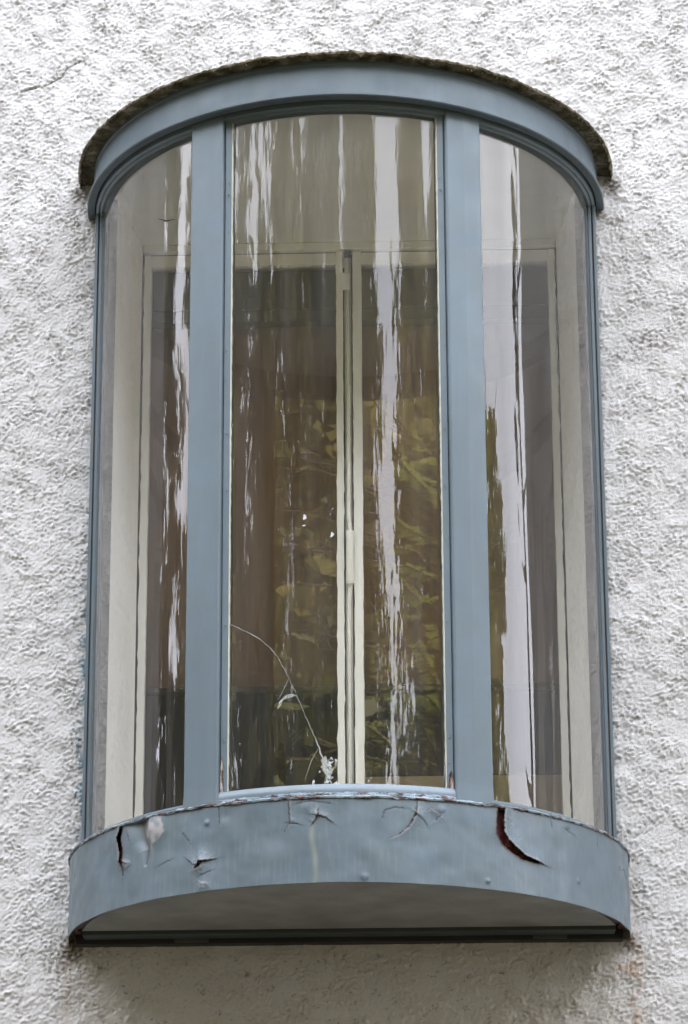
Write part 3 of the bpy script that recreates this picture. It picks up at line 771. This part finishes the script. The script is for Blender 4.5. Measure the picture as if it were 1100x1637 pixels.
for s in (-1, 1):
    if s < 0: xo, xi, gx0, gx1 = -.517, -.0160, -.499, -.0330
    else: xo, xi, gx0, gx1 = .0085, .517, .0305, .500
    ca = bpy.data.objects.new('casement', None); COL.objects.link(ca); ca.parent = cw
    # sash members
    if s < 0:
        wavy_box(xo, gx0, .282, .318, zb + .002, 1.811, 'stile', ca, 1); wavy_box(gx1, xi, .278, .318, zb + .002, 1.811, 'stile', ca, 2)
    else:
        wavy_box(xo, gx0, .278, .318, zb + .002, 1.811, 'stile', ca, 3); wavy_box(gx1, xi, .282, .318, zb + .002, 1.811, 'stile', ca, 4)
    wavy_box(gx0 + .0005, gx1 - .0005, .283, .317, 1.779, 1.8105, 'top_rail', ca, 5 + s, amp=.0006)
    wavy_box(gx0 + .0005, gx1 - .0005, .283, .317, zb + .002, .268, 'bottom_rail', ca, 7 + s)
    # glass
    V, F = quadgrid((gx0 - .004, .300, .264), (gx1 + .004, .300, .264), (gx1 + .004, .300, 1.783), (gx0 - .004, .300, 1.783), 24, 60, .00002, 40 + s)
    link_mesh('glass_pane', V, F, m_glass2, ca)
# middle: meeting strip, locking rod, handle
k = MB(); k.box(-.0155, .0080, .290, .318, zb + .002, 1.812); k.build('meeting_strip', m_cream, cw)
k = MB(); k.box(-.0158, -.0126, .2845, .2895, zb + .01, 1.77); k.build('frame_gap', m_groove, cw)
k = MB(); k.box(.0046, .0080, .2835, .2895, zb + .01, 1.806); k.build('frame_gap', m_groove, cw)
k = MB()
k.tube([(-.0040, .284, 1.795), (-.0040, .284, 1.15), (-.0040, .283, 1.105), (-.0015, .278, 1.075), (-.001, .276, 1.055)], .0052, 10)
k.tube([(-.001, .276, .935), (-.0015, .278, .92), (-.0045, .283, .885), (-.0045, .284, .84), (-.0045, .284, .24)], .0052, 10)
k.build('locking_rod', m_cream, cw, smooth=True)
k = MB(); k.tube([(-.001, .272, 1.066), (-.001, .272, 1.061), (-.001, .270, 1.053), (-.001, .270, .945), (-.001, .272, .935), (-.001, .272, .930)], [.0085, .0112, .0098, .0098, .0112, .0085], 14)
k.build('handle', m_cream, cw, smooth=True)
k = MB(); k.box(-.0230, .0020, .272, .279, 1.706, 1.752); k.build('rod_guide', m_cream, cw, .002)
k = MB(); k.box(-.0120, .0060, .268, .2885, 1.797, 1.811); k.build('keeper', m_groove, cw, .002)

# blind and its box behind the casements, beige board at the bottom right
bl = thing('roller_blind', 'long plain brown blind hanging behind the casement window', 'blind', (0, .37, Z0))
k = MB(); k.box(-.60, .60, .0, .07, 1.697, 1.95); k.build('blind_box', m_pelmet, bl)
k = MB(); k.box(-.60, .60, -.006, .07, 1.660, 1.690); k.build('box_ledge', paint('ledge_grey_green', (.17, .17, .13), .6), bl)
wz = np.linspace(.71, 1.66, 20); wx = np.linspace(-.60, .60, 200)
WX, WZ = np.meshgrid(wx, wz)
WY = .035 + .004 * np.sin(WX * 14 + .6 * np.sin(WX * 31)) + .0015 * np.sin(WX * 90 + 3 * np.sin(WX * 7))
I = np.arange(WX.size).reshape(WX.shape)
F = np.stack([I[:-1, :-1], I[:-1, 1:], I[1:, 1:], I[1:, :-1]], -1).reshape(-1, 4)
co = link_mesh('blind_cloth', np.stack([WX, WY, WZ], -1).reshape(-1, 3), F, m_blind, bl)
so = co.modifiers.new('thickness', 'SOLIDIFY'); so.thickness = .002
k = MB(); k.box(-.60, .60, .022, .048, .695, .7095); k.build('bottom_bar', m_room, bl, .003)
k = MB(); k.box(.020, .56, .345, .365, Z0 + .20, Z0 + .468)
bo = k.build('board', m_beige, None, .002); bo['label'] = 'low beige board standing inside the window at the foot of the right casement'; bo['category'] = 'board'

# ------------------------------------------------------------------ trees in front of the house (seen mirrored in the panes)
def gap_open(az, el, r):
    """True where the crowns leave the sky open, seen from the window"""
    j = r.normal(0, .85, az.shape)
    a = az + j
    o = (a > 21.3) & (a < 26.6) & (el > 18)
    o |= (a > 23.0) & (a < 26.8) & (el > 11) & (el <= 18)
    o |= (a > -1.4) & (a < 1.8) & (el > 24.5)
    o |= (a > 75.5) & (a < 85.5) & (el > 18.5)
    o |= (a > 78.5) & (a < 86) & (el > 7) & (el < 19)
    o |= (a > 67) & (a < 76) & (el > 20.5)
    o |= (a > 90.5) & (a < 104) & (el > 8)
    o |= (a > 86) & (a < 91) & (el < 17.5) & (el > 8)
    o |= (a < -74.5) & (a > -82.5 + 2.5 * np.sin(el * 1.3)) & (el > 17.5) & (el < 22.8)
    o |= (a < -79) & (a > -81) & (el >= 22.8) & (np.sin(el * 3.1) > .5)
    o |= (a < -84.5) & (a > -86.5) & (el > 15) & (np.sin(el * 2.1) > -.2)
    o |= (a > -47) & (a < -43) & (el > 24)
    # slits between the branches, wider towards the tops
    wv = np.sin(a * 4.7 + 2.5 * np.sin(a * 1.9) + .35 * np.sin(el * 1.7)) + .35 * np.sin(el * 3.7 + a * 2)
    o |= (wv > 1.16) & (el > 15.5) & (((a > -60) & (a < -22)) | (a < -84) | ((a > 30) & (a < 58)))
    o |= (wv > 1.27) & (el > 21) & (a > -22) & (a < 20)
    return o

def tree(name, label, az, dist, height, spread, leaf, mat, nq, seed, group, base=.18, dens_holes=.0):
    r = np.random.default_rng(seed); a_ = math.radians(az)
    cx, cy = dist * math.sin(a_), -dist * math.cos(a_)
    root = thing(name, label, 'tree', (cx, cy, 0), group)
    mb = MB()
    lean = r.normal(0, .25, 2)
    mb.tube([(0, 0, -.1), (lean[0] * .2, lean[1] * .2, height * .25), (lean[0] * .6, lean[1] * .6, height * .6), (lean[0], lean[1], height * .93)],
            [height * .022 + .05, height * .017 + .03, height * .010 + .01, .02], 9)
    nb_ = 16
    tips = []
    for i in range(nb_):
        h0 = height * (base + .05 + (.85 - base) * i / nb_); an = i * 2.4 + r.uniform(-.4, .4); L = spread * (1 - .55 * abs(h0 / height - .45)) * r.uniform(.6, .95)
        p0 = Vector((lean[0] * h0 / height, lean[1] * h0 / height, h0)); p2 = p0 + Vector((math.cos(an) * L, math.sin(an) * L, L * r.uniform(.15, .5)))
        p1 = (p0 + p2) / 2 + Vector((0, 0, -L * .06)); mb.tube([p0, p1, p2], [.07, .045, .015], 6); tips += [p1, p2, (p1 + p2) / 2]
    mb.build('trunk', m_bark, root, smooth=True)
    # clumps
    ncl = 90
    u = r.uniform(0, 1, ncl); hh = base + (1 - base) * u ** .85
    rad = spread * np.clip(np.sin(np.pi * np.clip((hh - base) / (1 - base) * .86 + .12, 0, 1)), .12, 1) ** .7
    th = r.uniform(0, 2 * np.pi, ncl); rr2 = rad * np.sqrt(r.uniform(.08, 1, ncl))
    C = np.stack([rr2 * np.cos(th), rr2 * np.sin(th), hh * height], 1)
    C = np.concatenate([C, np.array([t_.to_tuple() for t_ in tips])])
    cs = r.uniform(.45, 1.0, len(C)) * spread * .26
    idx = r.integers(0, len(C), nq)
    dirs = r.normal(0, 1, (nq, 3)); dirs /= np.linalg.norm(dirs, axis=1)[:, None]
    P = C[idx] + dirs * (cs[idx] * r.uniform(.35, 1, nq) ** .5)[:, None] * np.array([1, 1, .75])
    W = P + np.array([cx, cy, 0]) - np.array([0, -.55, Z0 + 1.0])
    azp = np.degrees(np.arctan2(W[:, 0], -W[:, 1])); elp = np.degrees(np.arctan2(W[:, 2], np.hypot(W[:, 0], W[:, 1])))
    P = P[~gap_open(azp, elp, r)]; P = P[P[:, 2] > .3]
    nq = len(P)
    # pointed folded leaves: two quads' worth of area in one 4-vert kite
    d1 = r.normal(0, 1, (nq, 3)) + np.array([0, 0, -.35]); d1 /= np.linalg.norm(d1, axis=1)[:, None]
    d2 = np.cross(d1, r.normal(0, 1, (nq, 3))); d2 /= np.linalg.norm(d2, axis=1)[:, None]
    s_ = leaf * r.uniform(.6, 1.25, nq)[:, None]
    V = np.stack([P - d1 * s_ * .5, P + d2 * s_ * .28 - d1 * s_ * .05, P + d1 * s_ * .55, P - d2 * s_ * .28 - d1 * s_ * .05], 1).reshape(-1, 3)
    F = np.arange(nq * 4).reshape(-1, 4)
    link_mesh('crown', V, F, mat, root, smooth=False)

G = 'trees across the garden'
spec = [(-89, 13, 12.0, 2.4, .30, 1, 11000), (-66, 14, 11.5, 3.6, .30, 0, 12000), (-46, 15, 12.0, 3.8, .30, 1, 12000), (-27, 14, 11.5, 3.6, .28, 0, 13000),
        (-9, 15, 12.0, 3.6, .28, 1, 13000), (9, 13.5, 11.4, 3.6, .26, 0, 14000), (33, 14, 11.5, 3.4, .28, 2, 12000), (50, 15, 11.6, 3.6, .30, 0, 11000), (68, 15, 11.0, 3.4, .30, 2, 13000), (88.6, 13, 12, 1.0, .20, 1, 6000),
        (96, 17, 6.6, 3.0, .35, 0, 7000)]
LBL = ['dark green tree at the far left, close to the line of the facade', 'olive green tree beside the dark tree at the far left',
       'dark green tree left of the middle, between two olive green trees', 'olive green tree just left of the middle of the row',
       'dark green tree straight across, left of the olive green one', 'olive green tree straight across, left of the narrow gap of sky',
       'yellowish green tree right of the narrow gap of sky', 'olive green tree between the two yellowish green trees',
       'yellowish green tree at the left edge of the wide gap of sky', 'slim dark tree standing alone in the wide gap of sky',
       'low olive green tree at the far right, near the facade line']
for i, (az, d_, h_, sp, lf, mk, nq) in enumerate(spec):
    tree('garden_tree', LBL[i], az, d_, h_, sp, lf, m_leaf[mk], nq, 100 + i, G)
# a second, denser row behind
ORD = ('leftmost', 'second from the left', 'third from the left', 'fourth from the left', 'middle', 'fourth from the right', 'third from the right', 'second from the right', 'rightmost')
for i, az in enumerate((-75, -56, -37, -17, -3.5, 9, 38, 50, 64)):
    tree('wood_tree', f'dark tree of the second row behind the garden trees, {ORD[i]} of nine', az, 27, 17.5 + 1.5 * math.sin(i * 2.1) - (6 if az > 60 else 0), 5.2, .37, m_leaf[1], 20000, 200 + i, 'second row of dark trees', .06)
# the young tree whose sprays of large leaves stand nearest
m_spray = leaf_mat('sunlit_yellow_green_leaves', (.28, .35, .06), (.46, .44, .13))
def near_tree():
    r = np.random.default_rng(77)
    root = thing('young_tree', 'young broadleaf tree with sprays of large yellow green leaves, nearest the house', 'tree', (.3, -12.2, 0))
    mb = MB(); mb.tube([(0, 0, 0), (.05, 0, 4.0), (0, .1, 8.6)], [.11, .08, .03], 9)
    V = []; F = []
    lv = []
    for i in range(520):
        h0 = r.uniform(3.6, 9.0); an = r.uniform(0, 2 * np.pi); L = r.uniform(.5, 1.6) * (1.2 - .11 * (h0 - 3.6))
        p0 = Vector((0, .1, min(h0, 8.4))); d = Vector((math.cos(an), math.sin(an), r.uniform(.0, .5))).normalized()
        start = p0 + d * L * .4 + Vector((0, 0, max(0, h0 - 8.4) * .6)); end = start + d * L * .8 + Vector((0, 0, -.18))
        mb.tube([p0, start, end], [.02, .012, .004], 5)
        for k_ in range(28):
            u = k_ / 27; c_ = start.lerp(end, u); s_ = 1 if k_ % 2 else -1
            sdv = d.cross(Vector((0, 0, 1))).normalized() * s_; ax = (sdv * .8 + d * .5 + Vector((0, 0, -.35 + r.normal(0, .15)))).normalized()
            nr = ax.cross(d).normalized(); wd = ax.cross(nr).normalized(); sz = r.uniform(.06, .11)
            if c_.z > 6.5 + 2.6 * min(1, max(0, (c_.x + .3 + .35) / .5)): continue
            k0 = len(V); V += [c_, c_ + ax * sz * .45 + wd * sz * .2 + nr * .01, c_ + ax * sz, c_ + ax * sz * .45 - wd * sz * .2 + nr * .01]
            F.append((k0, k0 + 1, k0 + 2, k0 + 3))
    mb.build('trunk', m_bark, root, smooth=True)
    link_mesh('crown', np.array([v.to_tuple() for v in V]), np.array(F), m_spray, root, smooth=False)
near_tree()
